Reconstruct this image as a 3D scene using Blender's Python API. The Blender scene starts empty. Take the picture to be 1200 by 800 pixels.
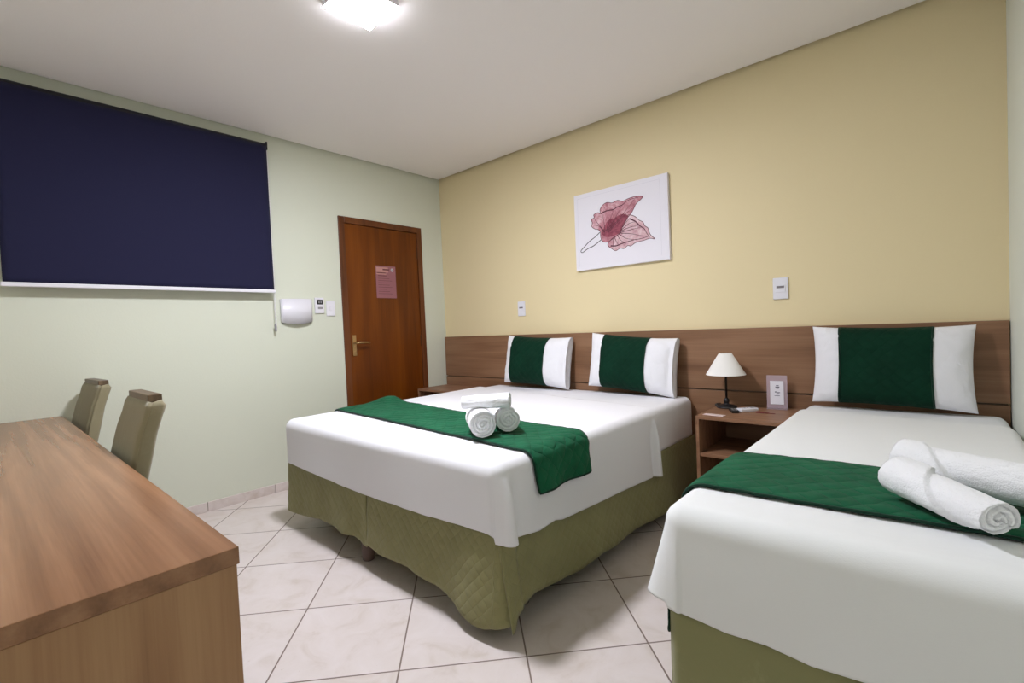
import bpy, bmesh, math, random
from math import sin, cos, pi, radians, exp, sqrt
from mathutils import Vector, Matrix, noise
random.seed(4)
COL = bpy.context.scene.collection
scene = bpy.context.scene

# ------------------------------------------------------------------ room data
W, H, YF = 3.885, 2.60, -3.46

# ------------------------------------------------------------------ materials
def srgb(r, g, b):
    f = lambda c: (c/255/12.92) if c/255 <= .04045 else ((c/255+.055)/1.055)**2.4
    return (f(r), f(g), f(b), 1)

def mat(name, col, rough=.5, spec=.5, metal=0, sheen=0, **kw):
    m = bpy.data.materials.new(name); m.use_nodes = True
    p = m.node_tree.nodes['Principled BSDF']
    p.inputs['Base Color'].default_value = col
    p.inputs['Roughness'].default_value = rough
    p.inputs['Specular IOR Level'].default_value = spec
    p.inputs['Metallic'].default_value = metal
    p.inputs['Sheen Weight'].default_value = sheen
    for k, v in kw.items(): p.inputs[k.replace('_', ' ')].default_value = v
    return m

class NT:
    def __init__(s, m): s.m = m; s.t = m.node_tree; s.n = s.t.nodes; s.p = s.n['Principled BSDF']
    def add(s, typ, **kw):
        n = s.n.new(typ)
        for k, v in kw.items(): setattr(n, k, v)
        return n
    def link(s, a, b): s.t.links.new(a, b)
    def math(s, op, a, b=None, c=None):
        n = s.add('ShaderNodeMath', operation=op)
        for i, v in enumerate((a, b, c)):
            if v is None: continue
            if isinstance(v, (int, float)): n.inputs[i].default_value = v
            else: s.link(v, n.inputs[i])
        return n.outputs[0]
    def bump(s, h, strength=.3, dist=.01, normal=None):
        b = s.add('ShaderNodeBump'); b.inputs['Strength'].default_value = strength
        b.inputs['Distance'].default_value = dist; s.link(h, b.inputs['Height'])
        if normal is not None: s.link(normal, b.inputs['Normal'])
        s.link(b.outputs[0], s.p.inputs['Normal']); return b.outputs[0]
    def coords(s, kind='Object', scale=(1, 1, 1), rot=(0, 0, 0)):
        tc = s.add('ShaderNodeTexCoord'); mp = s.add('ShaderNodeMapping')
        mp.inputs['Scale'].default_value = scale; mp.inputs['Rotation'].default_value = rot
        s.link(tc.outputs[kind], mp.inputs[0]); return mp.outputs[0]
    def noise(s, vec, scale, detail=3, rough=.5, dist=0):
        n = s.add('ShaderNodeTexNoise'); n.inputs['Scale'].default_value = scale
        n.inputs['Detail'].default_value = detail; n.inputs['Roughness'].default_value = rough
        n.inputs['Distortion'].default_value = dist
        if vec is not None: s.link(vec, n.inputs['Vector'])
        return n.outputs['Fac']
    def ramp(s, fac, stops):
        r = s.add('ShaderNodeValToRGB'); e = r.color_ramp.elements
        while len(e) < len(stops): e.new(.5)
        for i, (p, c) in enumerate(stops): e[i].position = p; e[i].color = c
        s.link(fac, r.inputs[0]); return r.outputs[0]
    def mix(s, fac, a, b):
        n = s.add('ShaderNodeMix', data_type='RGBA')
        if isinstance(fac, (int, float)): n.inputs[0].default_value = fac
        else: s.link(fac, n.inputs[0])
        for i, v in ((6, a), (7, b)):
            if isinstance(v, tuple): n.inputs[i].default_value = v
            else: s.link(v, n.inputs[i])
        return n.outputs[2]

def paint(name, col, rough=.6):
    m = mat(name, col, rough, .25); t = NT(m)
    v = t.coords(); t.bump(t.noise(v, 90, 4), .12, .004)
    return m

def wood(name, c1, c2, c3, axis='x', scale=1.0, rough=.4, spec=.4, coat=0):
    """grain lines run along the given axis"""
    m = mat(name, c1, rough, spec); t = NT(m)
    sc = {'x': (.55, 9, 9), 'y': (9, .55, 9), 'z': (9, 9, .55)}[axis]
    v = t.coords(scale=tuple(k*scale for k in sc))
    a = t.noise(v, 1.6, 5, .55, .6)
    sc2 = {'x': (2, 90, 90), 'y': (90, 2, 90), 'z': (90, 90, 2)}[axis]
    v2 = t.coords(scale=tuple(k*scale for k in sc2))
    b = t.noise(v2, 1.3, 3, .6)
    sc3 = {'x': (.22, 2.2, 2.2), 'y': (2.2, .22, 2.2), 'z': (2.2, 2.2, .22)}[axis]
    v3 = t.coords(scale=tuple(k*scale for k in sc3))
    w = t.add('ShaderNodeTexWave', wave_type='BANDS', bands_direction={'x': 'Y', 'y': 'X', 'z': 'X'}[axis])
    w.inputs['Scale'].default_value = 2.2; w.inputs['Distortion'].default_value = 14
    w.inputs['Detail'].default_value = 3; w.inputs['Detail Scale'].default_value = .8; t.link(v3, w.inputs['Vector'])
    f = t.math('ADD', t.math('MULTIPLY', a, .55), t.math('ADD', t.math('MULTIPLY', w.outputs['Fac'], .17), t.math('MULTIPLY', b, .3)))
    c = t.ramp(f, [(.32, c3), (.5, c1), (.68, c2)])
    t.link(c, t.p.inputs['Base Color']); t.bump(b, .08, .002)
    return m

def quilt(name, col, pitch=.07, puff=.006, strength=.9, rough=.75, sheen=.35, scallop=False, colb=None):
    m = mat(name, col, rough, .12, sheen=sheen); t = NT(m)
    uv = t.add('ShaderNodeTexCoord').outputs['UV']
    sp = t.add('ShaderNodeSeparateXYZ'); t.link(uv, sp.inputs[0])
    u, v = sp.outputs[0], sp.outputs[1]
    u = t.math('ADD', u, t.math('MULTIPLY', t.math('SUBTRACT', t.noise(t.coords(), 9, 2), .5), pitch*.55))
    v = t.math('ADD', v, t.math('MULTIPLY', t.math('SUBTRACT', t.noise(t.coords(rot=(1, 1, 1)), 8, 2), .5), pitch*.55))
    if scallop:
        u = t.math('ADD', u, t.math('MULTIPLY', t.math('SINE', t.math('MULTIPLY', v, 2*pi/pitch)), pitch*.12))
    a = t.math('ABSOLUTE', t.math('SINE', t.math('MULTIPLY', t.math('ADD', u, v), pi/pitch)))
    b = t.math('ABSOLUTE', t.math('SINE', t.math('MULTIPLY', t.math('SUBTRACT', u, v), pi/pitch)))
    h = t.math('POWER', t.math('MULTIPLY', a, b), .4)
    nz = t.noise(t.coords(), 45, 3, .6)
    hh = t.math('ADD', h, t.math('MULTIPLY', nz, .5))
    t.bump(hh, strength, puff)
    n2 = t.noise(t.coords(), 7, 4, .6)
    c2 = colb or tuple(list(x*1.35 for x in col[:3])+[1])
    t.link(t.mix(t.ramp(n2, [(.35, (0, 0, 0, 1)), (.7, (1, 1, 1, 1))]), col, c2), t.p.inputs['Base Color'])
    return m

def cloth(name, col, scale=350, strength=.12, rough=.85, sheen=.1, big=0, col2=None):
    m = mat(name, col, rough, .2, sheen=sheen); t = NT(m)
    if col2: t.link(t.mix(t.ramp(t.noise(t.coords(), 6, 5, .7, .5), [(.5, (0, 0, 0, 1)), (.68, (1, 1, 1, 1))]), col, col2), t.p.inputs['Base Color'])
    v = t.coords(); h = t.noise(v, scale, 2, .6)
    if big:
        h = t.math('ADD', t.math('MULTIPLY', h, .1), t.math('MULTIPLY', t.noise(t.coords(scale=(1, 1, .6)), big, 4, .55, .8), 1))
        t.bump(h, strength, .02)
    else: t.bump(h, strength, .003)
    return m

M = {}
M['green_wall'] = paint('green_wall_paint', srgb(217, 220, 202))
M['yellow_wall'] = paint('yellow_wall_paint', srgb(233, 216, 173))
M['pale_wall'] = paint('pale_wall_paint', srgb(226, 230, 218))
M['ceiling'] = paint('ceiling_paint', srgb(246, 241, 238), .8)
M['wood_desk'] = wood('desk_wood', srgb(143, 103, 73), srgb(160, 118, 86), srgb(124, 87, 60), 'x', 1.0, .27, .42)
M['wood_desk_v'] = wood('desk_wood_upright', srgb(160, 120, 84), srgb(174, 136, 98), srgb(138, 100, 68), 'z', 1.0, .42, .4)
M['wood_head'] = wood('headboard_wood', srgb(136, 100, 73), srgb(150, 113, 85), srgb(118, 84, 59), 'x', 1.1, .45, .35)
M['wood_night'] = wood('nightstand_wood', srgb(140, 102, 76), srgb(154, 116, 88), srgb(118, 84, 60), 'x', 1.1, .42, .35)
M['wood_door'] = wood('door_wood', srgb(106, 52, 5), srgb(120, 62, 8), srgb(90, 43, 4), 'z', .8, .36, .3)
M['wood_frame'] = wood('door_frame_wood', srgb(100, 54, 24), srgb(112, 62, 28), srgb(80, 42, 18), 'z', 1, .4, .4)
M['wood_dark'] = wood('chair_wood', srgb(96, 78, 58), srgb(112, 92, 70), srgb(78, 62, 46), 'x', 1.5, .4, .4)
M['sheet'] = cloth('white_sheet', srgb(236, 235, 238), big=5, strength=.10)
M['sheet2'] = cloth('white_bed_sheet', srgb(236, 237, 236), big=5, strength=.10)
M['pillow'] = cloth('white_pillowcase', srgb(238, 237, 240), big=11, strength=.5)
M['towel'] = cloth('white_terry', srgb(246, 246, 248), 260, .8, .95, .4)
M['quilt'] = quilt('green_quilt', srgb(16, 80, 52), .075, .006, .95, .8, .05, colb=srgb(26, 98, 66))
M['quilt_dark'] = quilt('dark_green_quilt', srgb(4, 42, 27), .06, .006, .5, .8, .03, colb=srgb(7, 50, 33))
M['trim_green'] = cloth('dark_green_binding', srgb(8, 44, 30))
M['skirt'] = quilt('olive_quilt', srgb(136, 132, 92), .05, .004, .6, .85, .12, False, srgb(146, 142, 100))
M['suede'] = cloth('olive_suede', srgb(138, 136, 94), 60, .3, .9, .3, col2=srgb(154, 151, 110))
M['chair_fabric'] = cloth('taupe_suede', srgb(138, 130, 102), 60, .2, .9, .25, col2=srgb(148, 140, 112))
M['navy'] = cloth('navy_blackout_fabric', srgb(29, 29, 58), 500, .2, .8, .1)
M['black'] = mat('black_plastic', srgb(22, 20, 20), .4)
M['dark_tube'] = mat('dark_blue_tube', srgb(14, 15, 24), .45)
M['white_plastic'] = mat('white_plastic', srgb(232, 230, 236), .35)
M['grey_plastic'] = mat('grey_plastic', srgb(150, 148, 150), .4)
M['slot'] = mat('socket_slot_grey', srgb(120, 112, 116), .5)
M['brass'] = mat('aged_brass', srgb(190, 158, 110), .3, .5, .9)
M['steel'] = mat('hinge_steel', srgb(90, 60, 40), .4, .5, .6)
M['shade'] = cloth('lamp_shade_cloth', srgb(242, 239, 234), 500, .15)
M['iron'] = mat('black_iron', srgb(18, 16, 18), .45)
M['canvas'] = cloth('canvas_white', srgb(236, 232, 238), 600, .2)
M['leaf'] = mat('leaf_pink_ink', srgb(196, 138, 146), .7); t = NT(M['leaf'])
t.link(t.ramp(t.noise(t.coords(), 14, 5, .65, 1.2), [(.3, srgb(150, 84, 96)), (.48, srgb(190, 128, 138)), (.65, srgb(222, 186, 192))]), t.p.inputs['Base Color'])
M['leaf_pale'] = mat('leaf_pale_ink', srgb(214, 176, 180), .7); t = NT(M['leaf_pale'])
t.link(t.ramp(t.noise(t.coords(), 16, 5, .65, 1), [(.3, srgb(186, 128, 138)), (.5, srgb(216, 180, 184)), (.65, srgb(232, 212, 216))]), t.p.inputs['Base Color'])
M['leaf_red'] = mat('leaf_crimson_ink', srgb(134, 48, 66), .7); t = NT(M['leaf_red'])
t.link(t.ramp(t.noise(t.coords(), 22, 5, .65, 1), [(.35, srgb(112, 36, 56)), (.6, srgb(160, 80, 96))]), t.p.inputs['Base Color'])
M['leaf_dark'] = mat('leaf_vein_ink', srgb(92, 42, 56), .7)
M['stem_ink'] = mat('stem_black_ink', srgb(46, 34, 44), .7)
M['sign'] = mat('plum_paper', srgb(150, 96, 104), .35)
M['sign_band'] = mat('rose_paper_band', srgb(190, 140, 134), .4)
M['sign_text'] = mat('plum_text', srgb(98, 46, 52), .5)
M['paper'] = mat('white_paper', srgb(236, 234, 242), .5)
M['ink'] = mat('blue_grey_ink', srgb(84, 84, 104), .5)
M['red'] = mat('red_plastic', srgb(120, 34, 34), .4)
M['pinkish'] = mat('pale_pink_card', srgb(222, 202, 200), .5)
M['acrylic'] = mat('tinted_acrylic', srgb(218, 196, 206), .05, .5, Alpha=.45)
M['diffuser'] = mat('lit_diffuser', (1, 1, 1, 1), .4)
p = M['diffuser'].node_tree.nodes['Principled BSDF']
p.inputs['Emission Color'].default_value = (.905, .918, 1.02, 1); p.inputs['Emission Strength'].default_value = 170
# tiles
m = M['tile'] = mat('cream_floor_tile', srgb(222, 212, 206), .28, .4); t = NT(m)
tc = t.add('ShaderNodeTexCoord'); mp = t.add('ShaderNodeMapping', vector_type='POINT')
L = .432; mp.inputs['Rotation'].default_value = (0, 0, -radians(47.2)); mp.inputs['Scale'].default_value = (1/L,)*3
mp.inputs['Location'].default_value = (.19789, .35433, 0)
t.link(tc.outputs['Object'], mp.inputs[0])
sp = t.add('ShaderNodeSeparateXYZ'); t.link(mp.outputs[0], sp.inputs[0])
def edge(c):
    f = t.math('FRACT', t.math('ADD', c, 100.5)); return t.math('ABSOLUTE', t.math('SUBTRACT', f, .5))
dm = t.math('MINIMUM', edge(sp.outputs[0]), edge(sp.outputs[1]))
g = t.add('ShaderNodeMapRange', interpolation_type='SMOOTHSTEP'); g.inputs['From Min'].default_value = .0045; g.inputs['From Max'].default_value = .0085
t.link(dm, g.inputs['Value'])
fl = t.add('ShaderNodeVectorMath', operation='FLOOR'); t.link(mp.outputs[0], fl.inputs[0])
wn = t.add('ShaderNodeTexWhiteNoise'); t.link(fl.outputs[0], wn.inputs['Vector'])
va = t.add('ShaderNodeVectorMath', operation='MULTIPLY_ADD'); t.link(wn.outputs['Color'], va.inputs[0]); va.inputs[1].default_value = (5, 5, 5); t.link(tc.outputs['Object'], va.inputs[2])
n1 = t.noise(va.outputs[0], 7, 6, .62, .8)
tile = t.ramp(n1, [(.28, srgb(204, 191, 181)), (.46, srgb(216, 205, 199)), (.7, srgb(222, 212, 208))])
n2 = t.noise(va.outputs[0], 60, 3, .6)
tile = t.mix(t.ramp(n2, [(.68, (0, 0, 0, 1)), (.8, (.5, .5, .5, 1))]), tile, srgb(190, 172, 154))
t.link(t.mix(g.outputs[0], srgb(128, 112, 102), tile), t.p.inputs['Base Color'])
t.link(t.math('SUBTRACT', .85, t.math('MULTIPLY', g.outputs[0], .52)), t.p.inputs['Roughness'])
t.bump(g.outputs[0], .5, .002)
# skirting tiles
m = M['skirting'] = mat('skirting_tile', srgb(214, 202, 194), .3, .4); t = NT(m)
t.link(t.ramp(t.noise(t.coords(), 9, 5, .6, .6), [(.3, srgb(200, 184, 172)), (.6, srgb(222, 211, 205))]), t.p.inputs['Base Color'])

# ------------------------------------------------------------------ helpers
def obj(name, bm, m=None, parent=None, smooth=False, mats=None):
    me = bpy.data.meshes.new(name); bm.normal_update(); bm.to_mesh(me); bm.free()
    for mm in (mats or ([m] if m else [])): me.materials.append(mm)
    if smooth:
        for f in me.polygons: f.use_smooth = True
    o = bpy.data.objects.new(name, me); COL.objects.link(o)
    if parent: o.parent = parent
    return o
def tag(o, label=None, cat=None, group=None, kind=None):
    if label: o['label'] = label
    if cat: o['category'] = cat
    if group: o['group'] = group
    if kind: o['kind'] = kind
    return o
def empty(name, loc, label, cat, group=None, rz=0):
    o = bpy.data.objects.new(name, None); COL.objects.link(o)
    o.location = loc; o.rotation_euler = (0, 0, rz); o.empty_display_size = .1
    return tag(o, label, cat, group)
def rel(bm, o):      # world-coordinate mesh to the frame of a parent at o.location (no rotation)
    bmesh.ops.translate(bm, verts=bm.verts, vec=-Vector(o.location)); return bm
def box(bm, x0, x1, y0, y1, z0, z1, bev=0, seg=2, mi=0):
    r = bmesh.ops.create_cube(bm, size=1)
    vs = r['verts']
    for v in vs: v.co = Vector(((x0+x1)/2+v.co.x*(x1-x0), (y0+y1)/2+v.co.y*(y1-y0), (z0+z1)/2+v.co.z*(z1-z0)))
    fs = set(f for v in vs for f in v.link_faces)
    for f in fs: f.material_index = mi
    if bev:
        es = list(set(e for v in vs for e in v.link_edges))
        bmesh.ops.bevel(bm, geom=es, offset=bev, segments=seg, affect='EDGES', profile=.5)
    return bm
def B(x0, x1, y0, y1, z0, z1, bev=0, seg=2): return box(bmesh.new(), x0, x1, y0, y1, z0, z1, bev, seg)
def lathe(bm, prof, c=(0, 0, 0), n=40, mi=0, axis='z', closed_ends=True):
    rings = []
    for r, z in prof:
        ring = []
        for i in range(n):
            a = 2*pi*i/n
            q = (r*cos(a), r*sin(a), z)
            if axis == 'x': q = (z, r*cos(a), r*sin(a))
            if axis == 'y': q = (r*cos(a), z, r*sin(a))
            ring.append(bm.verts.new(Vector(q)+Vector(c)))
        rings.append(ring)
    for a, b in zip(rings, rings[1:]):
        for i in range(n):
            f = bm.faces.new((a[i], a[(i+1) % n], b[(i+1) % n], b[i])); f.material_index = mi; f.smooth = True
    if closed_ends:
        for ring, rev in ((rings[0], True), (rings[-1], False)):
            f = bm.faces.new(ring[::-1] if rev else ring); f.material_index = mi
    return bm
def tube(bm, pts, r, n=8, mi=0, cap=True):
    pts = [Vector(p) for p in pts]; rings = []
    for i, p in enumerate(pts):
        d = (pts[min(i+1, len(pts)-1)]-pts[max(i-1, 0)]).normalized()
        up = Vector((0, 0, 1)) if abs(d.z) < .9 else Vector((0, 1, 0))
        a = d.cross(up).normalized(); b = d.cross(a)
        rr = r[i] if isinstance(r, (list, tuple)) else r
        rings.append([bm.verts.new(p+a*rr*cos(2*pi*k/n)+b*rr*sin(2*pi*k/n)) for k in range(n)])
    for a, b in zip(rings, rings[1:]):
        for k in range(n):
            f = bm.faces.new((a[k], b[k], b[(k+1) % n], a[(k+1) % n])); f.smooth = True; f.material_index = mi
    if cap:
        bm.faces.new(rings[0]); bm.faces.new(rings[-1][::-1])
    return bm
def sm(a, b, x):
    t_ = min(1, max(0, (x-a)/(b-a))); return t_*t_*(3-2*t_)
def interp(tab, x):
    if x <= tab[0][0]: return tab[0][1]
    for (a, p), (b, q) in zip(tab, tab[1:]):
        if x <= b: return p+(q-p)*(x-a)/(b-a)
    return tab[-1][1]
def nz(x, y, z=0): return noise.noise(Vector((x, y, z)))
def fixn(bm): bmesh.ops.recalc_face_normals(bm, faces=bm.faces); return bm
def solidify(o, t, off=-1):
    md = o.modifiers.new('thickness', 'SOLIDIFY'); md.thickness = t; md.offset = off; return o

# ------------------------------------------------------------------ room shell
def struct(name, bm, m, mats=None): return tag(obj(name, bm, m, mats=mats), kind='structure')
struct('floor', B(-.1, W+.1, YF-.1, .1, -.08, 0), M['tile'])
# ceiling lining stops three centimetres short of the walls, leaving a shadow gap
bm = bmesh.new(); box(bm, .028, W-.028, YF+.028, -.028, H, H+.02); box(bm, -.1, W+.1, YF-.1, .1, H+.075, H+.12)
struct('ceiling', bm, M['ceiling'])
# left wall with the doorway cut out
DY0, DY1, DZ = -1.095, -.256, 2.104
bm = bmesh.new()
box(bm, -.12, 0, YF-.1, DY0, 0, H+.075); box(bm, -.12, 0, DY1, .1, 0, H+.075); box(bm, -.12, 0, DY0, DY1, DZ, H+.075)
struct('wall_left', bm, M['green_wall'])
struct('wall_back', B(0, W, 0, .1, 0, H+.075), M['yellow_wall'])
struct('wall_right', B(W, W+.1, YF-.1, .1, 0, H+.075), M['pale_wall'])
struct('wall_front', B(0, W, YF-.1, YF, 0, H+.075), M['pale_wall'])
def skirting(name, horizontal, a0, a1, w, s):
    bm = bmesh.new(); x = a0
    while x < a1-.01:
        e = min(a1, x+.432)
        if horizontal: box(bm, x, e-.003, min(w, w+s*.01), max(w, w+s*.01), 0, .062, .0015, 1)
        else: box(bm, min(w, w+s*.01), max(w, w+s*.01), x, e-.003, 0, .062, .0015, 1)
        x = e
    struct(name, bm, M['skirting'])
skirting('baseboard_left', False, -3.43, DY0-.0, 0, 1)
skirting('baseboard_back', True, .02, W-.02, 0, -1)
skirting('baseboard_front', True, .02, W-.02, YF, 1)
# door
door = tag(bpy.data.objects.new('door_1', None), kind='structure'); COL.objects.link(door)
bm = bmesh.new(); fw = .052
box(bm, -.12, .012, DY0, DY0+fw, 0, DZ, .003); box(bm, -.12, .012, DY1-fw, DY1, 0, DZ, .003)
box(bm, -.12, .012, DY0+fw, DY1-fw, DZ-fw, DZ, .003)
box(bm, -.1, -.035, DY0+fw, DY0+fw+.014, 0, DZ-fw); box(bm, -.1, -.035, DY1-fw-.014, DY1-fw, 0, DZ-fw); box(bm, -.1, -.035, DY0+fw, DY1-fw, DZ-fw-.014, DZ-fw)
obj('door_frame', bm, M['wood_frame'], door)
leaf = obj('door_leaf', B(-.034, .001, DY0+fw+.003, DY1-fw-.003, .008, DZ-fw-.003, .002), M['wood_door'], door)
hd = bmesh.new()
hy = -1.003
box(hd, .001, .007, hy-.017, hy+.017, .95, 1.125, .003)
tube(hd, [(.004, hy, 1.06), (.052, hy, 1.06)], .0095, 12)
tube(hd, [(.05, hy-.008, 1.06), (.053, hy+.03, 1.061), (.052, hy+.075, 1.06), (.046, hy+.118, 1.055)], [.010, .010, .0095, .008], 12)
lathe(hd, [(.009, .006), (.009, .011), (.004, .012)], (0, hy, .985), 16, axis='x')
obj('door_handle', hd, M['brass'], leaf)
for z0 in (1.815, .995, .2):
    hb = B(-.004, .006, DY1-fw-.010, DY1-fw+.006, z0, z0+.105, .003); obj('hinge', hb, M['steel'], door)

# ------------------------------------------------------------------ door sign
s = empty('door_sign', (.0015, -.66, 1.46), 'plum coloured paper notice stuck on the wooden door', 'sign')
bm = B(0, .002, -.105, .098, -.02, .262); obj('sheet_of_paper', bm, M['sign'], s)
bm = bmesh.new()
box(bm, .002, .0024, -.100, .02, .205, .250); box(bm, .002, .0024, -.100, .0, .186, .196); obj('heading_band', bm, M['sign_band'], s)
bm = bmesh.new()
box(bm, .0025, .003, -.035, .03, .224, .236); box(bm, .0025, .003, -.09, -.005, .196, .204); box(bm, .0025, .003, -.085, .0, .172, .178)
for k in range(8): box(bm, .0021, .0026, -.085, .03+.03*sin(k*2.1), .150-.019*k, .153-.019*k)
obj('text_lines', bm, M['sign_text'], s)
bm = bmesh.new()
for k in range(8):
    a = 2*pi*k/8; lathe(bm, [(.0065, .0024), (.0065, .0032)], (0, .062+.009*cos(a), .229+.009*sin(a)), 10, axis='x')
obj('flower_emblem', bm, M['paper'], s)

# ------------------------------------------------------------------ roller blind
by0, by1, bx = -3.005, -1.646, .05
s = empty('roller_blind', (0, (by0+by1)/2, 1.46), 'wide navy blue blackout roller blind hung on the green wall', 'blind')
bm = bmesh.new(); tube(bm, [(bx, by0+.012, 2.505), (bx, by1-.012, 2.505)], .021, 24)
obj('roller_tube', rel(bm, s), M['dark_tube'], s)
bm = bmesh.new()
for k in range(25):      # fabric leaves the front of the roller, a thin sheet with a faint belly
    pass
ny, nzv = 40, 30; g = []
for i in range(nzv+1):
    z = 2.505-(2.505-1.475)*i/nzv; row = []
    for j in range(ny+1):
        y = by0+.008+(by1-by0-.016)*j/ny
        row.append(bm.verts.new((bx+.0215+.003*nz(y*2, z*1.5, 3), y, z)))
    g.append(row)
for i in range(nzv):
    for j in range(ny): bm.faces.new((g[i][j], g[i+1][j], g[i+1][j+1], g[i][j+1]))
fb = solidify(obj('blind_fabric', rel(bm, s), M['navy'], s, True), .0012)
obj('bottom_rail', rel(B(bx+.012, bx+.03, by0, by1, 1.455, 1.478, .004), s), M['white_plastic'], s)
for y in (by0-.002, by1-.008):
    obj('bracket', rel(B(0, bx+.022, y, y+.010, 2.478, 2.535, .003), s), M['dark_tube'], s)
bm = bmesh.new(); cy = by1+.004
for dx in (.030, .046):
    pts = [(dx, cy+.002*sin(k), 2.50-k*.0655) for k in range(21)]
    tube(bm, pts, .0016, 6)
for k in range(60):
    lathe(bm, [(.0008, -.003), (.003, -.0015), (.003, .0015), (.0008, .003)], (.046, cy+.001, 1.20+.0215*k), 8)
tube(bm, [(.030, cy, 1.195), (.034, cy, 1.186), (.042, cy, 1.186), (.046, cy, 1.195)], .0016, 6)
obj('bead_chain', rel(bm, s), M['white_plastic'], s)
bm = bmesh.new(); lathe(bm, [(.003, .06), (.0075, .052), (.008, .012), (.004, 0)], (.038, cy-.004, 1.175), 14)
obj('chain_weight', rel(bm, s), M['grey_plastic'], s)

# ------------------------------------------------------------------ wall fittings
s = empty('door_chime', (0, -1.475, 1.33), 'white curved chime box on the green wall beside the blind chain', 'wall box')
bm = bmesh.new(); n = 16; hw, hh = .118, .088
fr = []
for i in range(n+1):
    u = -1+2*i/n; dep = .026+.018*(1-u*u); zb = -hh-.018*(1-u*u)+.004
    fr.append((u*hw, dep, zb, hh+.001*u))
vs = [[bm.verts.new((x_, y_, z_)) for x_, y_, z_ in ((0, a, zb), (d, a, zb), (d, a, zt), (0, a, zt))] for a, d, zb, zt in fr]
for a, b in zip(vs, vs[1:]):
    for k in range(4): bm.faces.new((a[k], b[k], b[(k+1) % 4], a[(k+1) % 4]))
bm.faces.new(vs[0]); bm.faces.new(vs[-1][::-1]); fixn(bm)
bmesh.ops.bevel(bm, geom=[e for e in bm.edges if e.calc_face_angle(0) > .6], offset=.005, segments=3, affect='EDGES')
obj('cover', bm, M['white_plastic'], s, True)
bm = B(.0, .009, -hw+.006, hw-.006, -hh-.006, hh-.004, .003); obj('back_plate', bm, M['grey_plastic'], s)

s = empty('air_conditioner_control', (0, -1.293, 1.37), 'small white wall control with a black display, right of the chime box', 'control panel')
obj('panel_body', B(0, .014, -.036, .038, -.062, .062, .004), M['white_plastic'], s)
obj('display', B(.0138, .0152, -.021, .028, .008, .046, .001), M['black'], s)
obj('button', B(.014, .0152, -.014, .024, -.028, -.012, .001), M['grey_plastic'], s)
for a in (-.008, .008): obj('display_digit', B(.0150, .0156, a, a+.010, .018, .036), M['grey_plastic'], s)

s = empty('light_switch', (0, -1.198, 1.347), 'plain white light switch plate nearest the door frame', 'light switch')
obj('switch_plate', B(0, .010, -.037, .037, -.060, .060, .004), M['white_plastic'], s)
obj('rocker', B(.009, .0135, -.012, .012, -.018, .018, .002), M['white_plastic'], s)

def socket(x, z, label):
    s = empty('wall_socket', (x, 0, z), label, 'wall socket', 'socket plates on the yellow wall')
    obj('plate', B(-.040, .040, -.010, 0, -.062, .062, .004), M['white_plastic'], s)
    obj('insert', B(-.026, .026, -.0125, -.008, -.022, .020, .002), M['white_plastic'], s)
    bm = B(-.020, .020, -.0135, -.0122, .002, .014, .0005); obj('slot', bm, M['slot'], s)
socket(1.000, 1.288, 'small white socket plate on yellow wall above the left double bed pillow')
socket(2.966, 1.290, 'white socket plate on the yellow wall to the right of the painting')

# ------------------------------------------------------------------ ceiling light
s = empty('ceiling_light', (1.758, -1.906, H), 'square white panel light lit on the ceiling', 'ceiling light')
obj('light_housing', B(-.116, .116, -.118, .118, -.0301, 0, .001), M['white_plastic'], s)
obj('light_diffuser', B(-.115, .115, -.117, .117, -.0310, -.0290), M['diffuser'], s)

# ------------------------------------------------------------------ painting
s = empty('leaf_painting', (1.955, 0, 1.828), 'white canvas with a pink and crimson leaf, hung on the yellow wall', 'painting')
px0, px1, pz0, pz1 = 1.586, 2.324, 1.540, 2.108
obj('canvas', rel(B(px0, px1, -.028, 0, pz0, pz1, .002), s), M['canvas'], s)
bm = bmesh.new()
for q in ((px0+.03, px1-.055, pz1-.032, pz1-.0305), (px1-.056, px1-.0545, pz0+.03, pz1-.032), (px0+.03, px0+.0315, pz0+.03, pz1-.032)):
    box(bm, q[0], q[1], -.0284, -.028, q[2], q[3])
obj('inner_border', rel(bm, s), mat('border_pale_grey', srgb(214, 210, 218), .6), s)
L1 = [(2.147, 1.985), (2.092, 1.999), (2.035, 1.995), (1.994, 1.986), (1.954, 2.001), (1.911, 1.992), (1.869, 2.003), (1.834, 1.991), (1.812, 1.966), (1.81, 1.934), (1.792, 1.945), (1.756, 1.936), (1.76, 1.914), (1.733, 1.905), (1.743, 1.877), (1.734, 1.855), (1.762, 1.831), (1.787, 1.824), (1.805, 1.805), (1.807, 1.766), (1.818, 1.737), (1.845, 1.722), (1.876, 1.723), (1.919, 1.743), (1.968, 1.772), (1.987, 1.811), (2.03, 1.866), (2.066, 1.901), (2.096, 1.947)]
L2 = [(2.031, 1.882), (2.059, 1.876), (2.087, 1.861), (2.114, 1.833), (2.141, 1.815), (2.156, 1.787), (2.177, 1.768), (2.184, 1.742), (2.197, 1.715), (2.225, 1.687), (2.191, 1.696), (2.147, 1.69), (2.114, 1.687), (2.08, 1.682), (2.045, 1.666), (2.022, 1.672), (1.992, 1.655), (1.963, 1.662), (1.927, 1.649), (1.898, 1.666), (1.878, 1.68), (1.864, 1.703), (1.895, 1.736), (1.956, 1.764), (1.987, 1.811), (2.03, 1.866)]
BL = [(1.863, 1.865), (1.895, 1.883), (1.925, 1.88), (1.961, 1.895), (2.008, 1.896), (2.032, 1.868), (2.0, 1.835), (1.981, 1.802), (1.968, 1.772), (1.92, 1.757), (1.883, 1.754), (1.847, 1.76), (1.82, 1.786), (1.837, 1.826)]
ST = [(1.802, 1.8), (1.759, 1.771), (1.709, 1.746), (1.659, 1.709), (1.635, 1.69), (1.637, 1.677), (1.653, 1.676), (1.697, 1.697), (1.746, 1.71), (1.811, 1.744)]
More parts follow.
